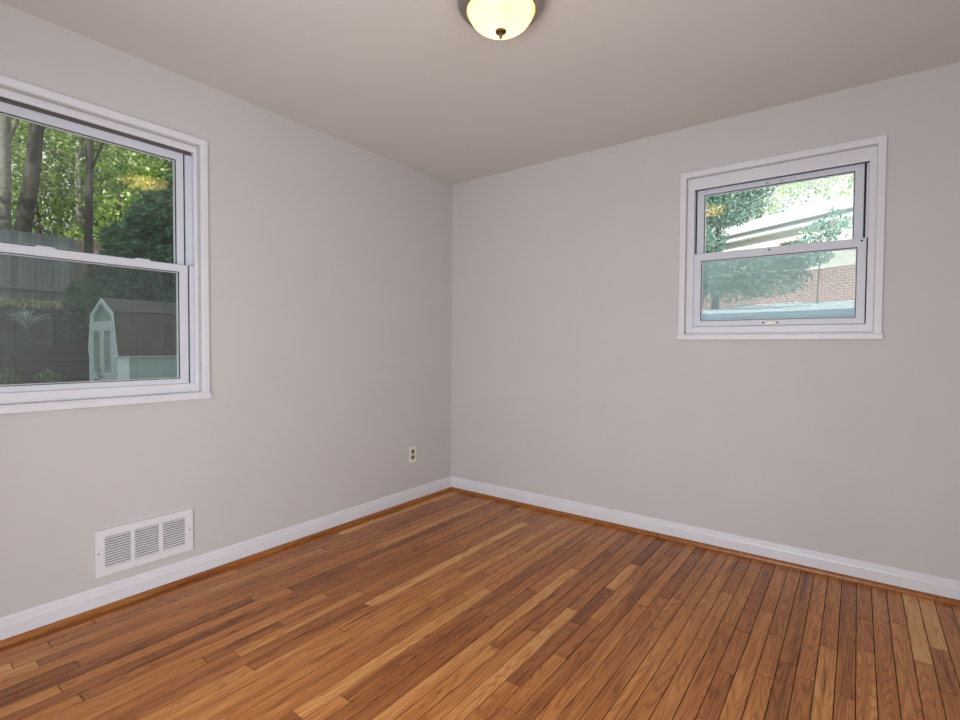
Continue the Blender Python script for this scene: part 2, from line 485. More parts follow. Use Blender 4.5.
# the storey above and its roof
b = MB(); b.box((-T, -8, H + 0.16), (9, T, 5.2))
structure(b, 'wall_upper_storey', MAT['stucco'])
b = MB()
b.prism([(-0.45, 5.2), (9.3, 5.2), (4.4, 6.6)], lambda u, z: (u, -8.3, z), lambda u, z: (u, T + 0.3, z))
structure(b, 'roof', MAT['shingle'])

# floor: oak strips running along y
def floor():
    me = bpy.data.meshes.new('floor')
    vs, fs, tone, seed = [], [], [], []
    rr = random.Random(5)
    w, g = 0.0572, 0.0015
    x = 0.0
    while x < RX - 1e-4:
        x1 = min(x + w, RX)
        y = RY - rr.random() * 0.9
        while y < 0:
            ln = rr.choice([0.35, 0.55, 0.75, 0.95, 1.15, 1.4, 1.7]) * rr.uniform(0.8, 1.2)
            y1 = y + ln
            if y1 > -0.12: y1 = 0.0
            a0 = max(y, RY)
            if y1 > RY:
                o = len(vs)
                X0, X1, Y0, Y1 = x + g, x1 - g, a0 + g, y1 - g
                vs += [(X0, Y0, 0), (X1, Y0, 0), (X1, Y1, 0), (X0, Y1, 0), (X0, Y0, -.005), (X1, Y0, -.005), (X1, Y1, -.005), (X0, Y1, -.005)]
                fs += [(o, o + 1, o + 2, o + 3), (o, o + 4, o + 5, o + 1), (o + 1, o + 5, o + 6, o + 2), (o + 2, o + 6, o + 7, o + 3), (o + 3, o + 7, o + 4, o)]
                t = min(1, max(0, rr.gauss(0.44, 0.155)))
                s = rr.random() * 10
                tone += [t] * 5; seed += [s] * 5
            y = y1
        x = x1
    me.from_pydata(vs, [], fs)
    a = me.attributes.new('tone', 'FLOAT', 'FACE'); a.data.foreach_set('value', tone)
    a = me.attributes.new('seed', 'FLOAT', 'FACE'); a.data.foreach_set('value', seed)
    me.materials.append(MAT['oak'])
    o = bpy.data.objects.new('floor', me); COL.objects.link(o); o['kind'] = 'structure'
floor()

# baseboards with a moulded top, and stained shoe moulding
prof = [(0, 0), (0.013, 0), (0.013, 0.072), (0.0105, 0.080), (0.0085, 0.098), (0.004, 0.106), (0, 0.106)]
shoe = [(0.013, 0), (0.030, 0), (0.0295, 0.007), (0.027, 0.015), (0.022, 0.0210), (0.016, 0.0235), (0.013, 0.0235)]
def run(name, pr, mat, f0, f1, bev=0):
    b = MB(); b.prism(pr, f0, f1); return structure(b, name, mat, bevel=bev)
for nm, pr, mat in (('baseboard', prof, MAT['trim']), ('shoe', shoe, MAT['oak_trim'])):
    pre = 'baseboard_' if nm == 'baseboard' else 'trim_'
    run(pre + ('left' if nm == 'baseboard' else '1'), pr, mat, lambda d, z: (d, RY, z), lambda d, z: (d, -d, z))
    run(pre + ('back' if nm == 'baseboard' else '2'), pr, mat, lambda d, z: (d, -d, z), lambda d, z: (RX - d, -d, z))
    run(pre + ('right' if nm == 'baseboard' else '3'), pr, mat, lambda d, z: (RX - d, -2.42, z), lambda d, z: (RX - d, -2.14, z))
    run(pre + ('front' if nm == 'baseboard' else '4'), pr, mat, lambda d, z: (d, RY + d, z), lambda d, z: (1.08, RY + d, z))
# casings of the two added openings behind the camera
b = MB()
for y in (-3.47, -2.50): b.box((RX - 0.018, y, 0), (RX, y + 0.07, 2.05))
b.box((RX - 0.018, -3.47, 2.05), (RX, -2.43, 2.12)); structure(b, 'trim_5', MAT['trim'])
b = MB()
for x in (1.08, 2.85): b.box((x, RY, 0), (x + 0.07, RY + 0.018, 2.05))
b.box((1.08, RY, 2.05), (2.92, RY + 0.018, 2.12)); structure(b, 'trim_6', MAT['trim'])
# bifold closet doors on the right wall (seen mirrored in the left window)
dr = empty('door_1', (RX, -1.45, 0)); tag(dr, kind='structure')
b = MB(); b.ring(-2.14, -0.76, 0.0, 2.10, -2.07, -0.83, 0.0, 2.03, 0, 0.02, lambda u, v, z: (RX - v, u, z)); part(b, 'door_casing', MAT['trim'], dr)
for k in range(4):
    a = -2.06 + k * 0.307
    b = MB(); b.box((RX - 0.028, a, 0.012), (RX - 0.002, a + 0.300, 2.02))
    for zz in (0.15, 1.08):
        b.ring(a + 0.05, a + 0.25, zz, zz + 0.82, a + 0.07, a + 0.23, zz + 0.02, zz + 0.80, 0.028, 0.036, lambda u, v, z: (RX - v, u, z))
    dl = part(b, 'door_leaf', MAT['white'], dr)
    if k in (1, 2):
        b = MB(); b.lathe([(0.0001, 0.045), (0.014, 0.042), (0.017, 0.032), (0.008, 0.02), (0.008, 0.0)], 16, (0, 0, 0),
                          lambda x, y, z, a=a, k=k: (RX - 0.028 - z, a + (0.27 if k == 1 else 0.03) + x, 0.98 + y))
        part(b, 'knob', MAT['nickel'], dl, smooth=True)

# ------------------------------------------------------------------ windows
def window(n, m, W, bi, lower, upper, vl, vu, mesh_mat, tilt, label):
    """W outer casing; bi board inner edge (u0,u1,z0,z1); lower/upper (u0,u1,z0,z1, gu0,gu1,gz0,gz1)"""
    c = m((W['u0'] + W['u1']) / 2, 0, W['z0'])
    r = empty('window_%d' % n, c); tag(r, label, 'window', kind='structure')
    u0, u1, z0, z1 = W['u0'], W['u1'], W['z0'], W['z1']
    b = MB(); b.ring(u0, u1, z0 + 0.02, z1, u0 + CW, u1 - CW, z0 + CW, z1 - CW, -0.018, 0.0, m)
    part(b, 'casing', MAT['trim'], r, bevel=0.004)
    b = MB(); b.box((u0 - 0.006, -0.024, z0), (u1 + 0.006, 0.0, z0 + 0.029), m)
    part(b, 'sill', MAT['trim'], r, bevel=0.004)
    b = MB(); b.ring(u0 + CW, u1 - CW, z0 + CW, z1 - CW, bi[0], bi[1], bi[2], bi[3], vl - 0.012, vl - 0.0015, m)
    part(b, 'stop_board', MAT['trim'], r, bevel=0.0025)
    e = 0.012
    b = MB(); b.ring(u0 + CW, u1 - CW, z0 + CW, z1 - CW, bi[0] - e, bi[1] + e, bi[2] - 0.008, bi[3] + 0.016, vl - 0.002, 0.16, m)
    part(b, 'jamb', MAT['vinyl'], r)
    b = MB()   # exterior sill
    b.box((u0, 0.15, z0 - 0.02), (u1, T + 0.03, z0 + CW + 0.02), m); part(b, 'outer_sill', MAT['vinyl'], r)
    # dark weatherstrips in the tracks beside the sashes
    for s, d0, d1 in ((lower, vl + 0.012, vl + 0.032), (upper, vu + 0.012, vu + 0.032)):
        b = MB()
        g = 0.009
        b.box((s[0] - g, d0, s[2]), (s[0], d1, s[3]), m); b.box((s[1], d0, s[2]), (s[1] + g, d1, s[3]), m)
        part(b, 'weatherstrip', MAT['rubber'], r)
        b = MB()
        b.box((bi[0] - e, d0 - 0.008, s[2]), (s[0] - g, d1, s[3]), m); b.box((s[1] + g, d0 - 0.008, s[2]), (bi[1] + e, d1, s[3]), m)
        part(b, 'jamb_liner', MAT['vinyl'], r)
    # taupe strip painting the shade of the head reveal, sill block at the foot
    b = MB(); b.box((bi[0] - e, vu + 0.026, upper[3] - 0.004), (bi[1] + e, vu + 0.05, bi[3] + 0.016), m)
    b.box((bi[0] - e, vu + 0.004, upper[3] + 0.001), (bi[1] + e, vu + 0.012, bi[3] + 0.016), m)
    part(b, 'head_shade_strip', MAT['head_shade'], r)
    b = MB(); b.box((bi[0] - e, vl + 0.008, bi[2] - 0.008), (bi[1] + e, vl + 0.03, lower[2]), m)
    part(b, 'foot_block', MAT['vinyl'], r)
    def sash(s, v, nm, dv):
        b = MB(); b.ring(s[0], s[1], s[2], s[3], s[4], s[5], s[6], s[7], v, v + 0.033, m)
        f = part(b, nm, MAT['vinyl'], r, bevel=0.002)
        b = MB(); w = 0.006
        b.ring(s[4] - 0.001, s[5] + 0.001, s[6] - 0.001, s[7] + 0.001, s[4] + w, s[5] - w, s[6] + w, s[7] - w, v + 0.010, v + 0.024, m)
        part(b, 'glazing_bead', MAT['white'], f)
        b = MB(); w2 = 0.003
        b.ring(s[4] - 0.001, s[5] + 0.001, s[6] - 0.001, s[7] + 0.001, s[4] + w2, s[5] - w2, s[6] + w2, s[7] - w2, v + 0.0045, v + 0.010, m)
        part(b, 'gasket', MAT['dark'], f)
        uc, zc = (s[4] + s[5]) / 2, (s[6] + s[7]) / 2
        for k, vv in enumerate((v + 0.012, v + 0.023)):
            tl = tilt * (k * 2 - 1)
            mm = lambda u, q, z: m(u, q + (u - uc) * tl * 0.3, z)
            b = MB(); b.box((s[4], vv, s[6]), (s[5], vv + 0.002, s[7]), mm)
            part(b, 'glass_pane', MAT['glass'], f)
        return f
    lo = sash(lower, vl, 'lower_sash', 0.0)
    upn = sash(upper, vu, 'upper_sash', 0.0)
    # insect screen over the lower half, outside
    vs = 0.135
    b = MB(); su0, su1, sz0, sz1 = bi[0] - e, bi[1] + e, bi[2] - 0.008, lower[3] - 0.005
    b.ring(su0, su1, sz0, sz1, su0 + 0.022, su1 - 0.022, sz0 + 0.022, sz1 - 0.018, vs - 0.006, vs + 0.006, m)
    sc = part(b, 'screen_frame', MAT['vinyl'], r)
    b = MB(); b.add([m(su0 + 0.02, vs, sz0 + 0.02), m(su1 - 0.02, vs, sz0 + 0.02), m(su1 - 0.02, vs, sz1 - 0.016), m(su0 + 0.02, vs, sz1 - 0.016)], [(0, 1, 2, 3)])
    part(b, 'screen_mesh', mesh_mat, sc)
    return r, lo, upn

w1, w1lo, w1up = window(1, mapL, WL, (-2.951, -1.950, 0.966, 2.100),
                  (-2.925, -1.977, 0.966, 1.545, -2.885, -2.016, 0.990, 1.510),
                  (-2.925, -1.978, 1.515, 2.096, -2.885, -2.011, 1.545, 2.058), 0.035, 0.071,
                  MAT['screen_dark'], 0.030, 'white double hung window on the left wall looking onto the woods and a shed')
w2, w2lo, w2up = window(2, mapR, WR, (1.830, 2.641, 1.277, 2.075),
                  (1.826, 2.636, 1.281, 1.704, 1.869, 2.600, 1.311, 1.661),
                  (1.834, 2.621, 1.672, 2.079, 1.873, 2.583, 1.704, 2.050), 0.030, 0.065,
                  MAT['screen_light'], 0.016, 'small white double hung window on the right wall facing a brick house')

# hardware
def tabs(parent, m, us, z, v):
    for u in us:
        b = MB(); b.prism([(-0.034, 0), (0.034, 0), (0.026, 0.007), (-0.026, 0.007)], lambda a, q: m(u + a, v + 0.006, z + q), lambda a, q: m(u + a, v + 0.026, z + q))
        part(b, 'finger_tab', MAT['vinyl'], parent)
tabs(w1lo, mapL, (-2.52, -2.17), 1.545, 0.035)
b = MB(); b.box((2.190, 0.021, 1.289), (2.268, 0.031, 1.300), mapR)
lt = part(b, 'sash_latch', MAT['cream'], w2lo, bevel=0.002)
b = MB(); b.box((2.205, 0.0195, 1.290), (2.253, 0.022, 1.2945), mapR); part(b, 'latch_bar', MAT['brass'], lt)
for u in (2.196, 2.262):
    b = MB(); b.lathe([(0.0001, 0.004), (0.004, 0.003), (0.0045, 0)], 12, (0, 0, 0), lambda x, y, z, u=u: mapR(u + x, 0.021 - z, 1.2945 + y))
    part(b, 'screw', MAT['dark'], lt)
for u in (2.197, 2.262):
    b = MB(); b.box((u - 0.013, 0.058, 2.052), (u + 0.013, 0.066, 2.064), mapR)
    cl = part(b, 'sash_clip', MAT['vinyl'], w2up, bevel=0.002)
    b = MB(); b.lathe([(0.0001, 0.003), (0.003, 0.0025), (0.0035, 0)], 10, (0, 0, 0), lambda x, y, z, u=u: mapR(u + x, 0.058 - z, 2.058 + y))
    part(b, 'screw', MAT['dark'], cl)
for u, z in ((2.215, 1.690), (2.617, 1.690)):
    b = MB(); b.lathe([(0.0001, 0.003), (0.0045, 0.0025), (0.005, 0)], 12, (0, 0, 0), lambda x, y, z_, u=u, z=z: mapR(u + x, 0.030 - z_, z + y))
    part(b, 'screw', MAT['dark'], w2lo)

# ------------------------------------------------------------------ wall outlet
def outlet():
    y0, y1, z0, z1 = -0.481, -0.411, 0.300, 0.416
    r = empty('wall_outlet', (0, (y0 + y1) / 2, z0))
    tag(r, 'ivory duplex power outlet on the left wall near the room corner', 'outlet')
    b = MB(); b.box((0.0, y0, z0), (0.006, y1, z1)); part(b, 'cover_plate', MAT['cream'], r, bevel=0.002)
    yc, zc = (y0 + y1) / 2, (z0 + z1) / 2
    for dz in (-0.0215, 0.0215):
        poly = []
        for k in range(20):
            a = 2 * math.pi * k / 20
            poly.append((max(-0.0155, min(0.0155, 0.019 * math.cos(a))), 0.0145 * math.sin(a) * 1.1))
        b = MB(); b.prism(poly, lambda a, q: (0.005, yc + a, zc + dz + q), lambda a, q: (0.0085, yc + a, zc + dz + q))
        rc = part(b, 'receptacle', MAT['slot'], r)
        for dy, h in ((-0.006, 0.008), (0.006, 0.0065)):
            b = MB(); b.box((0.008, yc + dy - 0.0014, zc + dz - h / 2 + 0.003), (0.0088, yc + dy + 0.0014, zc + dz + h / 2 + 0.003))
            part(b, 'slot', MAT['rubber'], rc)
    b = MB(); b.lathe([(0.0001, 0.0012), (0.003, 0.001), (0.0034, 0)], 12, (0, 0, 0), lambda x, y, z: (0.006 + z, yc + x, zc + y)); part(b, 'screw', MAT['screw'], r)
outlet()

# ------------------------------------------------------------------ wall register
def vent():
    y0, y1, z0, z1 = -2.384, -1.986, 0.150, 0.352
    r = empty('air_vent_grille', (0, (y0 + y1) / 2, z0))
    tag(r, 'white metal air return grille with three louvre banks above the left baseboard', 'vent')
    m = lambda u, v, z: (v, u, z)
    W, Hh = y1 - y0, z1 - z0
    banks = [(y0 + W * a, y0 + W * (a + 0.247)) for a in (0.088, 0.3765, 0.665)]
    za, zb = z0 + Hh * 0.165, z0 + Hh * 0.835
    b = MB()
    t = 0.012
    b.box((y0, 0.004, z0), (y1, t, za), m); b.box((y0, 0.004, zb), (y1, t, z1), m)
    xs = [y0] + [q for bk in banks for q in bk] + [y1]
    for k in range(0, 8, 2):
        b.box((xs[k], 0.004, za), (xs[k + 1], t, zb), m)
    # rim turned back to the wall
    b.ring(y0, y1, z0, z1, y0 + 0.002, y1 - 0.002, z0 + 0.002, z1 - 0.002, 0.0, 0.005, m)
    part(b, 'face_plate', MAT['white'], r)
    b = MB(); b.box((y0 + 0.01, 0.0002, z0 + 0.01), (y1 - 0.01, 0.0008, z1 - 0.01), m); part(b, 'duct_opening', MAT['rubber'], r)
    for a, c in banks:
        b = MB(); n = 12; st = (zb - za) / n
        for k in range(n):
            zz = za + st * (k + 0.5)
            # blade sloping down towards the room
            b.prism([(0.0065, 0.22), (0.0115, 0.0), (0.0115, -0.36), (0.0065, -0.14)], lambda v, q, zz=zz: (v, a, zz + q * st), lambda v, q, zz=zz: (v, c, zz + q * st))
        part(b, 'louvre_bank', MAT['white'], r)
    for y in (y0 + 0.0125, y1 - 0.0125):
        b = MB(); b.lathe([(0.0001, 0.0015), (0.0035, 0.001), (0.0042, 0)], 12, (0, 0, 0), lambda x, yy, z: (t + z, y + x, (z0 + z1) / 2 + yy))
        part(b, 'screw', MAT['screw'], r)
vent()

# ------------------------------------------------------------------ ceiling lamp
def lamp():
    c = (1.533, -1.556, H)
    r = empty('ceiling_light', c)
    tag(r, 'flush ceiling light with a glowing alabaster glass bowl in a nickel pan', 'ceiling light')
    pan = [(0.0001, -0.001), (0.150, -0.001), (0.158, -0.004), (0.160, -0.010), (0.161, -0.022), (0.158, -0.032), (0.150, -0.043), (0.140, -0.050),
           (0.129, -0.054), (0.125, -0.053), (0.1235, -0.050), (0.1235, -0.040), (0.120, -0.012), (0.0001, -0.012)]
    b = MB(); b.lathe(pan, 96, c); part(b, 'metal_pan', MAT['nickel'], r, smooth=True)
    bowl = []
    for k in range(25):
        a = math.pi / 2 * k / 24
        bowl.append((0.122 * math.cos(a) ** 0.85 if k < 24 else 0.004, -0.040 - 0.082 * math.sin(a)))
    bowl = bowl + [(0.004, -0.119)] + [(q * 0.97, z + 0.003) for q, z in bowl[::-1][1:]]
    bowl = [(max(q, 0.004), z) for q, z in bowl]
    b = MB(); b.lathe(bowl, 96, c); part(b, 'glass_bowl', MAT['bowl'], r, smooth=True)
    fin = [(0.0001, -0.118), (0.018, -0.118), (0.0215, -0.122), (0.020, -0.127), (0.011, -0.131), (0.0065, -0.133), (0.0075, -0.139), (0.006, -0.145), (0.003, -0.150), (0.0001, -0.152)]
    b = MB(); b.lathe(fin, 32, c); part(b, 'finial', MAT['bronze'], r, smooth=True)
    for dx in (-0.02, 0.02):
        l = bpy.data.lights.new('bulb', 'POINT'); l.energy = LAMP; l.color = (1.0, 0.84, 0.62); l.shadow_soft_size = 0.025
        o = bpy.data.objects.new('bulb', l); COL.objects.link(o); o.parent = r; o.location = (dx * 0.8, dx * 0.6, -0.060)
lamp()

# ------------------------------------------------------------------ terrain
def sm(a, b, x):
    t = np.clip((x - a) / (b - a), 0, 1); return t * t * (3 - 2 * t)
def zl(x):
    return np.interp(x, [-60, -40, -25, -14.9, -11.36, -11.32, -11.28, -0.2], [9.0, 6.0, 3.3, 2.28, 1.12, 1.10, 0.08, -0.45])
def zr(y):
    return 1.20 + 0.088 * np.maximum(y, 0)
def gz(x, y):
    x = np.asarray(x, float); y = np.asarray(y, float)
    w = sm(-6, -0.3, x) * sm(0.3, 3.0, y)
    return zl(x) * (1 - w) + zr(y) * w
def grid(name, xs, ys, f, mat):
    X, Y = np.meshgrid(xs, ys); Z = f(X, Y)
    Z = Z + 0.02 * np.sin(X * 3.1 + Y * 1.7) * np.sin(Y * 2.3)
    nx, ny = len(xs), len(ys)
    b = MB()
    b.v = [tuple(q) for q in np.stack([X.ravel(), Y.ravel(), Z.ravel()], 1)]
    b.f = [(j * nx + i, j * nx + i + 1, (j + 1) * nx + i + 1, (j + 1) * nx + i) for j in range(ny - 1) for i in range(nx - 1)]
    o = b.build(name, mat, None, fix=False); o['kind'] = 'structure'; return o
xs = sorted(set(list(np.linspace(-60, -16, 25)) + list(np.linspace(-15, -11.36, 14)) + [-11.32, -11.28] + list(np.linspace(-11, -0.2, 24))))
grid('ground', xs, np.linspace(-16, 45, 70), gz, MAT['soil'])
grid('ground', np.linspace(-0.2, 28, 30), np.linspace(T, 45, 60), lambda X, Y: gz(np.maximum(X, -0.2), Y), MAT['roof_concrete'])

# ------------------------------------------------------------------ foliage helpers
def leaves(name, mat, parent, pts, ln, wd, flat=0.0, dirs=None):
    n = len(pts)
    if dirs is None:
        d = rng.normal(size=(n, 3))
    else:
        d = dirs + rng.normal(size=(n, 3)) * 0.25
    d /= np.linalg.norm(d, axis=1)[:, None]
    k = rng.normal(size=(n, 3)); k[:, 2] += flat
    s = np.cross(d, k); s /= np.linalg.norm(s, axis=1)[:, None] + 1e-9
    L = (ln * rng.uniform(0.7, 1.3, n))[:, None]; Wd = (wd * rng.uniform(0.7, 1.3, n))[:, None]
    off = np.array(BASE[parent.name]) if parent else np.zeros(3)
    P = pts - off
    V = np.stack([P - d * L / 2, P + s * Wd / 2, P + d * L / 2, P - s * Wd / 2], 1).reshape(-1, 3)
    me = bpy.data.meshes.new(name)
    me.vertices.add(4 * n); me.vertices.foreach_set('co', V.ravel())
    me.loops.add(4 * n); me.loops.foreach_set('vertex_index', np.arange(4 * n))
    me.polygons.add(n); me.polygons.foreach_set('loop_start', np.arange(n) * 4); me.polygons.foreach_set('loop_total', np.full(n, 4))
    me.update(); me.validate()
    me.materials.append(mat)
    o = bpy.data.objects.new(name, me); COL.objects.link(o)
    if parent: o.parent = parent
    return o

def blob_pts(blobs, n):
    vol = np.array([b[3] * b[4] * b[5] for b in blobs]) ** 0.7
    cnt = (vol / vol.sum() * n).astype(int) + 1
    out = []
    for b, k in zip(blobs, cnt):
        q = rng.normal(size=(k, 3)); q /= np.linalg.norm(q, axis=1)[:, None]
        q *= (rng.uniform(0.15, 1, k) ** 0.45)[:, None]
        out.append(np.array(b[:3]) + q * np.array(b[3:]))
    return np.concatenate(out)

def tree(name, base, top, r0, r1, blobs, n, mat, bark, label, group=None, ln=0.16, wd=0.10, limbs=6):
    r = empty(name, base); tag(r, label, 'tree', group)
    b = MB(); P0, P1 = Vector(base), Vector(top)
    pts, rad = [], []
    for k in range(9):
        t = k / 8
        w = Vector((math.sin(k * 1.7 + base[0]) * 0.06, math.cos(k * 1.3 + base[1]) * 0.06, 0)) * (r0 * 3)
        pts.append(P0.lerp(P1, t) + (w if 0 < k < 8 else Vector())); rad.append(r0 + (r1 - r0) * t)
    pts[0] = pts[0] - Vector((0, 0, 0.25)); rad[0] = r0 * 1.25
    b.tube(pts, rad, 12)
    for k in range(limbs):
        t = 0.4 + 0.55 * k / max(1, limbs - 1)
        s = P0.lerp(P1, t)
        bl = blobs[k % len(blobs)]
        e = Vector(bl[:3])
        mid = s.lerp(e, 0.5) + Vector((0, 0, 0.2))
        rr_ = (r0 + (r1 - r0) * t) * 0.45
        b.tube([s, mid, e], [rr_, rr_ * 0.7, rr_ * 0.25], 6)
    part(b, 'trunk', bark, r, smooth=True)
    leaves('foliage', mat, r, blob_pts(blobs, n), ln, wd)
    return r

def crown(cx, cy, z0, z1, rad, k, seed):
    q = random.Random(seed); out = []
    for i in range(k):
        t = (i + 0.5) / k
        a = q.random() * 6.28; d = rad * q.uniform(0.1, 0.8)
        s = rad * q.uniform(0.35, 0.6)
        out.append((cx + d * math.cos(a), cy + d * math.sin(a), z0 + (z1 - z0) * t, s, s, s * 0.65))
    return out
def G(x, y): return float(gz(x, y))

# ------------------------------------------------------------------ left yard: shed
def shed():
    x0, x1, y0, y1 = -10.05, -8.52, 0.44, 2.5
    zb, ze, zk, zp = float(zl(-9.0)) - 0.12, 0.965, 1.745, 2.03
    xc = (x0 + x1) / 2; xk0, xk1 = x0 + 0.16, x1 - 0.16
    r = empty('garden_shed', (xc, y0, zb)); tag(r, 'pale green gambrel garden shed with white trim and brown shingled roof', 'shed')
    b = MB(); b.prism([(x0, zb), (x1, zb), (x1, ze), (xk1, zk - 0.02), (xc, zp - 0.02), (xk0, zk - 0.02), (x0, ze)],
                      lambda x, z: (x, y0, z), lambda x, z: (x, y1, z))
    # battens of the panel siding
    yy = y0 + 0.30
    while yy < y1:
        b.box((x1, yy, zb), (x1 + 0.006, yy + 0.02, ze)); yy += 0.30
    part(b, 'siding', MAT['siding'], r)
    # roof slabs with shingle uv
    def slab(a, c):
        me = bpy.data.meshes.new('roof_panel')
        (ax, az), (cx_, cz) = a, c
        nx, nz = (az - cz), (cx_ - ax); l = math.hypot(nx, nz); nx, nz = abs(nx) / l * (1 if ax > xc or cx_ > xc else -1), abs(nz) / l
        t = 0.035; yA, yB = y0 - 0.03, y1 + 0.10
        vs = [(ax, yA, az), (cx_, yA, cz), (cx_, yB, cz), (ax, yB, az)]
        vs += [(x + nx * t, y, z + nz * t) for x, y, z in vs]
        fs = [(0, 1, 2, 3), (4, 7, 6, 5), (0, 4, 5, 1), (1, 5, 6, 2), (2, 6, 7, 3), (3, 7, 4, 0)]
        off = BASE[r.name]
        me.from_pydata([tuple(Vector(v) - off) for v in vs], [], fs)
        uv = me.uv_layers.new()
        for p in me.polygons:
            for li in p.loop_indices:
                vi = me.loops[li].vertex_index % 4
                uv.data[li].uv = (vs[vi][1], 0 if vi in (1, 2) else l)
        me.materials.append(MAT['shingle'])
        o = bpy.data.objects.new('roof_panel', me); COL.objects.link(o); o.parent = r
    slab((xc, zp), (xk1, zk)); slab((xk1, zk), (x1 + 0.06, ze - 0.03)); slab((xc, zp), (xk0, zk)); slab((xk0, zk), (x0 - 0.06, ze - 0.03))
    # rake trim on the gable end
    b = MB(); w = 0.07
    ol = [(x0 - 0.02, ze), (xk0, zk + 0.01), (xc, zp + 0.02), (xk1, zk + 0.01), (x1 + 0.03, ze)]
    il = [(x0 + 0.04, ze), (xk0 + 0.085, zk - 0.04), (xc, zp - 0.075), (xk1 - 0.085, zk - 0.04), (x1 - 0.04, ze)]
    for k in range(4):
        b.prism([ol[k], ol[k + 1], il[k + 1], il[k]], lambda x, z: (x, y0 - 0.05, z), lambda x, z: (x, y0 - 0.005, z))
    part(b, 'rake_trim', MAT['shed_trim'], r)
    b = MB(); b.box((x0 - 0.02, y0 - 0.03, zb), (x0 + 0.09, y0 + 0.06, ze)); part(b, 'corner_board', MAT['shed_trim'], r)
    b = MB(); b.box((x1 - 0.10, y0 - 0.03, zb), (x1 + 0.02, y0 + 0.16, ze)); part(b, 'corner_board', MAT['shed_trim'], r)
    b = MB(); b.box((x1, y0 - 0.1, ze - 0.06), (x1 + 0.05, y1 + 0.1, ze + 0.005)); part(b, 'eave_trim', MAT['shed_trim'], r)
    # double doors
    dz0, dz1 = zb + 0.1, 1.50
    b = MB(); b.ring(xc - 0.66, xc + 0.66, dz0, dz1 + 0.10, xc - 0.58, xc + 0.58, dz0, dz1, -0.04, 0.0, lambda u, v, z: (u, y0 + v, z)); part(b, 'door_frame', MAT['shed_trim'], r)
    for s in (-1, 1):
        a, c = (xc - 0.575, xc - 0.004) if s < 0 else (xc + 0.004, xc + 0.575)
        b = MB(); b.box((a, y0 - 0.03, dz0), (c, y0 - 0.005, dz1)); d = part(b, 'door', MAT['siding'], r)
        b = MB(); zm = 0.55
        for q0, q1 in ((dz0, zm), (zm, dz1)):
            b.ring(a, c, q0, q1, a + 0.09, c - 0.09, q0 + 0.05, q1 - 0.09, -0.05, -0.03, lambda u, v, z: (u, y0 + v, z))
        part(b, 'door_trim', MAT['shed_trim'], d)
        b = MB(); xh = xc + s * 0.05
        b.tube([(xh, y0 - 0.05, 0.66), (xh, y0 - 0.10, 0.64), (xh, y0 - 0.10, 0.52), (xh, y0 - 0.05, 0.50)], 0.012, 8); part(b, 'handle', MAT['nickel'], d)
shed()

# ------------------------------------------------------------------ left yard: timber wall, fence
def timber_wall():
    r = empty('timber_retaining_wall', (-11.25, -3, -0.05)); tag(r, 'dark stacked timber retaining wall left of the shed', 'retaining wall')
    for k in range(6):
        b = MB(); z = -0.02 + k * 0.195
        b.box((-11.36, -9 + (k % 2) * 0.3, z), (-11.16 - 0.012 * k, 6, z + 0.185)); part(b, 'timber', MAT['timber'], r, bevel=0.012)
timber_wall()
def fence(name, xa, ya, xb, yb, mat, label, seg=2.4, h=1.85):
    L = math.hypot(xb - xa, yb - ya); dx, dy = (xb - xa) / L, (yb - ya) / L
    r = empty(name, (xa, ya, G(xa, ya))); tag(r, label, 'fence')
    rr = random.Random(int(ya * 10) + 3)
    nseg = max(1, round(L / seg))
    for s in range(nseg):
        l0, l1 = L * s / nseg, L * (s + 1) / nseg
        b = MB(); l = l0
        while l < l1 - 0.05:
            w = 0.115; h2 = h + rr.uniform(-0.012, 0.012)
            px, py = xa + dx * l, ya + dy * l; z0 = G(px, py) - 0.05
            q = rr.uniform(0, 0.006)
            f = lambda a, z, n: (px + dx * a - dy * (n + q), py + dy * a + dx * (n + q), z0 + z)
            b.prism([(0, 0), (w, 0), (w, h2 - 0.012), (w - 0.012, h2), (0.012, h2), (0, h2 - 0.012)], lambda a, z: f(a, z, 0), lambda a, z: f(a, z, 0.018))
            l += w + 0.008
        part(b, 'board_panel', mat, r)
        m0, m1 = Vector((xa + dx * l0, ya + dy * l0, 0)), Vector((xa + dx * l1, ya + dy * l1, 0))
        za, zb = G(m0.x, m0.y), G(m1.x, m1.y)
        for zz in (0.3, 1.45):
            b = MB(); b.tube([(m0.x - dy * 0.04 * -1, m0.y, za + zz), (m1.x + dy * 0.04, m1.y, zb + zz)], 0.045, 4); part(b, 'rail', mat, r)
        b = MB(); b.box((m0.x - 0.10, m0.y - 0.05, za - 0.1), (m0.x - 0.01, m0.y + 0.05, za + 1.8)); part(b, 'post', mat, r)
fence('wooden_fence', -14.95, -7.0, -14.95, 1.55, MAT['fence'], 'grey weathered board fence at the top of the slope, seen left of the slim trunk')
fence('wooden_fence', -15.25, 1.62, -15.25, 9.0, MAT['fence_brown'], 'browner board fence section partly hidden behind the dark evergreen')

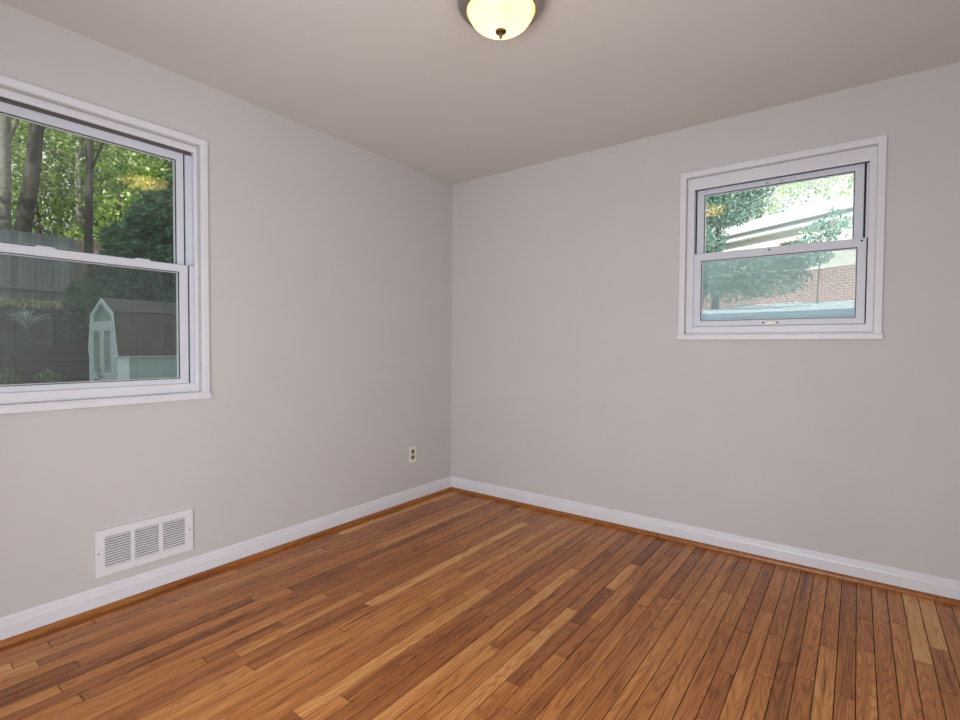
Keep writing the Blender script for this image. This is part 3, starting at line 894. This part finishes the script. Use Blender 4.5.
# ornamental grass, weeds, litter
def tuft(name, x, y, n, h, spread, mat, label, cat, w=0.012, group=None):
    r = empty(name, (x, y, G(x, y))); tag(r, label, cat, group)
    rr = random.Random(int(x * 100)); b = MB(); z = G(x, y)
    for k in range(n):
        a = rr.random() * 6.28; hh = h * rr.uniform(0.6, 1.1); sp = spread * rr.uniform(0.3, 1.1)
        cx, cy = math.cos(a), math.sin(a)
        pts = []
        for i in range(6):
            t = i / 5
            pts.append((x + cx * sp * t ** 1.6, y + cy * sp * t ** 1.6, z + hh * (t * 1.5 - 0.75 * t * t) - 0.02))
        o = len(b.v)
        for i, q in enumerate(pts):
            ww = w * (1 - (i / 5) ** 2 * 0.9)
            b.v += [(q[0] - cy * ww, q[1] + cx * ww, q[2]), (q[0] + cy * ww, q[1] - cx * ww, q[2])]
        b.f += [(o + 2 * i, o + 2 * i + 1, o + 2 * i + 3, o + 2 * i + 2) for i in range(5)]
    part(b, 'blades', mat, r, fix=False)
tuft('ornamental_grass', -12.4, -0.08, 90, 0.60, 0.68, MAT['blade'], 'pale arching ornamental grass clump on the slope below the grey fence', 'grass clump', 0.016)
def weed(x, y, h, s, label):
    z = G(x, y); r = empty('leafy_weed', (x, y, z)); tag(r, label, 'plant')
    b = MB()
    for k in range(5):
        a = k * 1.3; b.tube([(x, y, z - 0.03), (x + 0.1 * math.cos(a), y + 0.1 * math.sin(a), z + h * 0.9)], [0.008, 0.004], 5)
    part(b, 'stem', MAT['leaf_weed'], r)
    leaves('foliage', MAT['leaf_weed'], r, blob_pts([(x, y, z + h * 0.65, s, s, h * 0.4)], 260), 0.09, 0.05)
weed(-10.75, -0.10, 0.55, 0.22, 'small bright weed at the wall foot, the one nearer the shed')
weed(-10.75, -0.80, 0.60, 0.28, 'bushier weed at the wall foot, at the far left of the window')
n = 2600
lx = rng.uniform(-14.85, -13.6, n); lx = -14.85 + (lx + 14.85) ** 1.6 * 0.5; ly = rng.uniform(-4, 3.5, n)
lp = np.stack([lx, ly, gz(lx, ly) + 0.03], 1)
lo_ = leaves('leaf_litter', MAT['litter'], None, lp, 0.10, 0.06, flat=3.0)
tag(lo_, 'dry leaf litter with sun patches painted in pale straw along the foot of the grey fence', 'leaves', kind='stuff')

# ------------------------------------------------------------------ left yard: evergreen
def conifer(name, x, y, h, rad, n, mat, label, z_lo=0.55):
    z = G(x, y); r = empty(name, (x, y, z)); tag(r, label, 'tree')
    b = MB(); b.tube([(x, y, z - 0.2), (x + 0.05, y, z + h * 0.5), (x, y, z + h)], [0.16, 0.10, 0.015], 10)
    P, D = [], []
    rr = random.Random(3)
    nb = 130
    for k in range(nb):
        t = (k + 0.5) / nb; zz = z + z_lo + (h - z_lo) * t
        a = k * 2.39996; L = rad * (1 - t) ** 0.75 * rr.uniform(0.75, 1.15) + 0.1
        e = Vector((x + math.cos(a) * L, y + math.sin(a) * L, zz - 0.18 * L)); s = Vector((x, y, zz))
        b.tube([s, s.lerp(e, 0.5) + Vector((0, 0, 0.08 * L)), e], [0.008, 0.006, 0.004], 5, cap=False)
        m_ = max(4, int(n / nb * (L / (rad * 0.6))))
        for i in range(m_):
            u = rr.random() ** 0.6
            q = s.lerp(e, u) + Vector((0, 0, 0.08 * L * 4 * u * (1 - u)))
            side = rr.uniform(-1, 1) * 0.45 * L * (1.05 - u) + rr.gauss(0, 0.06)
            q += Vector((-math.sin(a), math.cos(a), 0)) * side + Vector((0, 0, rr.gauss(-0.05, 0.09)))
            P.append(q); D.append((math.cos(a) + rr.gauss(0, .5), math.sin(a) + rr.gauss(0, .5), -0.35 + rr.gauss(0, .3)))
    part(b, 'trunk', MAT['bark'], r)
    leaves('foliage', mat, r, np.array(P), 0.20, 0.06, dirs=np.array(D))
conifer('evergreen_tree', -11.5, 2.6, 4.2, 2.6, 36000, MAT['leaf_dark'], 'dark drooping evergreen tree standing behind the garden shed')

# ------------------------------------------------------------------ left: the woods
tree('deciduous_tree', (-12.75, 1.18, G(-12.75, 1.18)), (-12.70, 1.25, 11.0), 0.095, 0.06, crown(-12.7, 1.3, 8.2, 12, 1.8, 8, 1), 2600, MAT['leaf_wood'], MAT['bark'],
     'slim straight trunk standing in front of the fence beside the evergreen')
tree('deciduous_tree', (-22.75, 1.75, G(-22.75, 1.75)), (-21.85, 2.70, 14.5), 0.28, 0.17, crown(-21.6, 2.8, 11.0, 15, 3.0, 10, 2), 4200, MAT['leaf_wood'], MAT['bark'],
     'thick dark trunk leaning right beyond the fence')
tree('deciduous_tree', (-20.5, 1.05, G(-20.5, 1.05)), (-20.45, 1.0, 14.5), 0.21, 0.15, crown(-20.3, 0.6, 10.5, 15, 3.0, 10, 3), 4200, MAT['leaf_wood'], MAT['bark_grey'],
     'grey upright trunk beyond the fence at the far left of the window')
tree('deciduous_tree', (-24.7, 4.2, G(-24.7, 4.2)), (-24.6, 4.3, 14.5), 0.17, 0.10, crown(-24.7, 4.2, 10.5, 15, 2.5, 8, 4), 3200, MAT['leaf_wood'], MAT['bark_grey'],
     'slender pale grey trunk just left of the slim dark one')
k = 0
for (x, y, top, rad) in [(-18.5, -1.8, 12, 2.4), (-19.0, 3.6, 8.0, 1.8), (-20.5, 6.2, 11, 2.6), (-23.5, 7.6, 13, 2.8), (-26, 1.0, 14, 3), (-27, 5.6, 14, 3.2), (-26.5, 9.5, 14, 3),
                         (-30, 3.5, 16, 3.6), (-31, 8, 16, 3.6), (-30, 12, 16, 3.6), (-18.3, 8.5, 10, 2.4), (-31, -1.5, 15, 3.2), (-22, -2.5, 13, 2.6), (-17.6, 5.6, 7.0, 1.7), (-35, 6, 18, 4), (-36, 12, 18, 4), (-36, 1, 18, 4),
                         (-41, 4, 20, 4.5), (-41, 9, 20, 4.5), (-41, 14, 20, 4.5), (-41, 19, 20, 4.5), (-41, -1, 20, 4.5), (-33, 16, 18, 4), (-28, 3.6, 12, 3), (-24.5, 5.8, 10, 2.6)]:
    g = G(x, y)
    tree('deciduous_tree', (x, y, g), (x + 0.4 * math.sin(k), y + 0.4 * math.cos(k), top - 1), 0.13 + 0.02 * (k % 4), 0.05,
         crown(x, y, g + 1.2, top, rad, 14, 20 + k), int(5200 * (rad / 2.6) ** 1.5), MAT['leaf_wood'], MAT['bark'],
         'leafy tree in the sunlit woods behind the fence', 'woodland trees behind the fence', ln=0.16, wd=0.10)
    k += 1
# unseen trees, added out of the frame to shade the shed and slope
for (x, y, top, rad) in [(-7.4, -5.6, 9.5, 2.6), (-8.5, -7.5, 11, 3.0), (-12.5, -8.5, 12, 3.4), (-5.5, -9.5, 12, 3.2), (-10.0, -12.5, 15, 3.8)]:
    g = G(x, y)
    tree('added_shade_tree', (x, y, g), (x, y, top - 1.5), 0.2, 0.08, crown(x, y, g + 3, top, rad, 14, 70 + k), 8000, MAT['leaf_wood'], MAT['bark'],
         'large unseen leafy tree added to shade the side yard', 'added shade trees in the side yard', ln=0.26, wd=0.18)
    k += 1

# ------------------------------------------------------------------ right: neighbouring house
def neighbour():
    O = Vector((1.063, 15.84, 0)); d = Vector((0.8722, -0.4891, 0)); nn = Vector((-0.4891, -0.8722, 0))
    m = lambda a, o, z: tuple(O + d * a + nn * o + Vector((0, 0, z)))      # a along the eave, o towards us
    r = empty('neighbour_house', m(0, -0.5, 1.9)); tag(r, 'brick neighbouring house with pale siding and a bright roof, across the drive', 'house')
    ze = 5.20; A0, A1 = -9, 8
    def uvbox(name, a0, a1, o0, o1, z0, z1, mat):
        b = MB(); b.box((a0, o0, z0), (a1, o1, z1), m); o = part(b, name, mat, r)
        uv = o.data.uv_layers.new()
        for p in o.data.polygons:
            for li in p.loop_indices:
                v = o.data.vertices[o.data.loops[li].vertex_index].co + BASE[o.name] - O
                uv.data[li].uv = (v.dot(d) if abs(p.normal.dot(d)) < 0.7 else v.dot(nn), v.z)
        return o
    uvbox('brick_wall', A0, 0.0, -7.5, -0.18, 1.2, 4.45, MAT['brick'])
    uvbox('brick_wall', 0.0, A1, -7.5, -0.18, 1.2, 3.60, MAT['brick'])
    uvbox('siding_wall', A0, 0.0, -7.49, -0.17, 4.45, ze - 0.05, MAT['stucco'])
    uvbox('siding_wall', 0.0, A1, -7.49, -0.17, 3.60, ze - 0.05, MAT['stucco'])
    b = MB(); b.box((A0, -0.17, ze - 0.24), (A1, 0.0, ze - 0.20), m); part(b, 'soffit', MAT['fascia'], r)
    b = MB(); b.box((A0 - 0.3, -0.02, ze - 0.22), (A1 + 0.3, 0.02, ze), m); part(b, 'fascia', MAT['fascia'], r)
    b = MB(); b.prism([(0.02, ze - 0.05), (0.11, ze - 0.03), (0.12, ze + 0.01), (0.02, ze + 0.01)], lambda o, z: m(A0 - 0.3, o, z), lambda o, z: m(A1 + 0.3, o, z)); part(b, 'gutter', MAT['gutter'], r)
    # roof
    me = bpy.data.meshes.new('roof_slope')
    rise = 1.5
    vs = [m(A0 - 0.3, 0.02, ze), m(A1 + 0.3, 0.02, ze), m(A1 + 0.3, -4.0, ze + rise), m(A0 - 0.3, -4.0, ze + rise), m(A1 + 0.3, -8.0, ze), m(A0 - 0.3, -8.0, ze)]
    off = BASE[r.name]
    me.from_pydata([tuple(Vector(v) - off) for v in vs], [], [(0, 1, 2, 3), (3, 2, 4, 5), (0, 3, 5), (1, 4, 2), (0, 5, 4, 1)])
    uv = me.uv_layers.new()
    for p in me.polygons:
        for li in p.loop_indices:
            v = Vector(vs[me.loops[li].vertex_index]) - O
            uv.data[li].uv = (v.dot(d), v.dot(nn))
    me.materials.append(MAT['roof_pale'])
    o = bpy.data.objects.new('roof_slope', me); COL.objects.link(o); o.parent = r
    # a window with brown trim in the brick wall
    b = MB(); b.ring(-0.75, 0.05, 4.02, 4.62, -0.68, -0.02, 4.08, 4.56, -0.18, -0.12, m); wn_ = part(b, 'window', MAT['fence_brown'], r)
    b = MB(); b.box((-0.68, -0.178, 4.08), (-0.02, -0.165, 4.56), m); part(b, 'pane', MAT['gutter'], wn_)
neighbour()

# right: trees
tree('leafy_tree', (0.0, 9.2, G(0.0, 9.2)), (0.2, 9.1, 6.5), 0.07, 0.03,
     [(-0.1, 9.0, 4.9, 1.3, 0.9, 0.9), (0.9, 8.7, 5.0, 0.8, 0.8, 0.55), (-0.3, 8.8, 3.5, 0.6, 0.6, 0.5), (1.0, 8.6, 2.85, 0.9, 0.6, 0.3), (0.2, 8.6, 2.75, 1.0, 0.7, 0.4), (-0.8, 9.2, 3.9, 1.1, 0.9, 1.2), (-0.2, 9.0, 5.9, 1.2, 1, 0.8), (1.3, 8.6, 4.8, 0.55, 0.5, 0.4), (0.4, 8.8, 4.35, 0.8, 0.6, 0.6), (0.35, 8.8, 4.1, 0.55, 0.5, 0.4), (0.3, 8.7, 2.55, 0.95, 0.6, 0.45), (1.15, 8.6, 2.55, 0.75, 0.5, 0.38), (1.75, 8.4, 2.9, 0.5, 0.5, 0.2)],
     42000, MAT['leaf_right'], MAT['bark'], 'blue green tree in front of the brick house, filling the right window\'s left half', ln=0.075, wd=0.04, limbs=1)
tree('leafy_bush', (1.75, 12.6, G(1.75, 12.6)), (1.8, 12.6, 4.1), 0.025, 0.015,
     [(1.75, 12.5, 4.05, 0.45, 0.4, 0.35), (2.1, 12.3, 4.25, 0.4, 0.4, 0.4), (1.4, 12.5, 3.8, 0.4, 0.4, 0.25)], 420, MAT['leaf_right'], MAT['bark_grey'], 'pale wispy shrub against the brick house wall', ln=0.16, wd=0.06)
k = 0
for (x, y, z0, z1, rad) in [(-2, 29.5, 7.0, 14, 3.6), (3.0, 29, 7.0, 14, 3.6), (7.5, 28, 7.0, 14, 3.4), (12, 26, 7.0, 13, 3.4), (-8, 29, 6, 14, 3.6)]:
    g = G(x, y)
    tree('sunlit_tree', (x, y, g), (x, y, z1 - 1), 0.2, 0.08, crown(x, y, z0, z1, rad, 12, 90 + k), 3600, MAT['leaf_pale'], MAT['bark_grey'],
         'pale sunlit tree rising behind the neighbouring house roof', 'trees behind the neighbouring house', ln=0.22, wd=0.14)
    k += 1
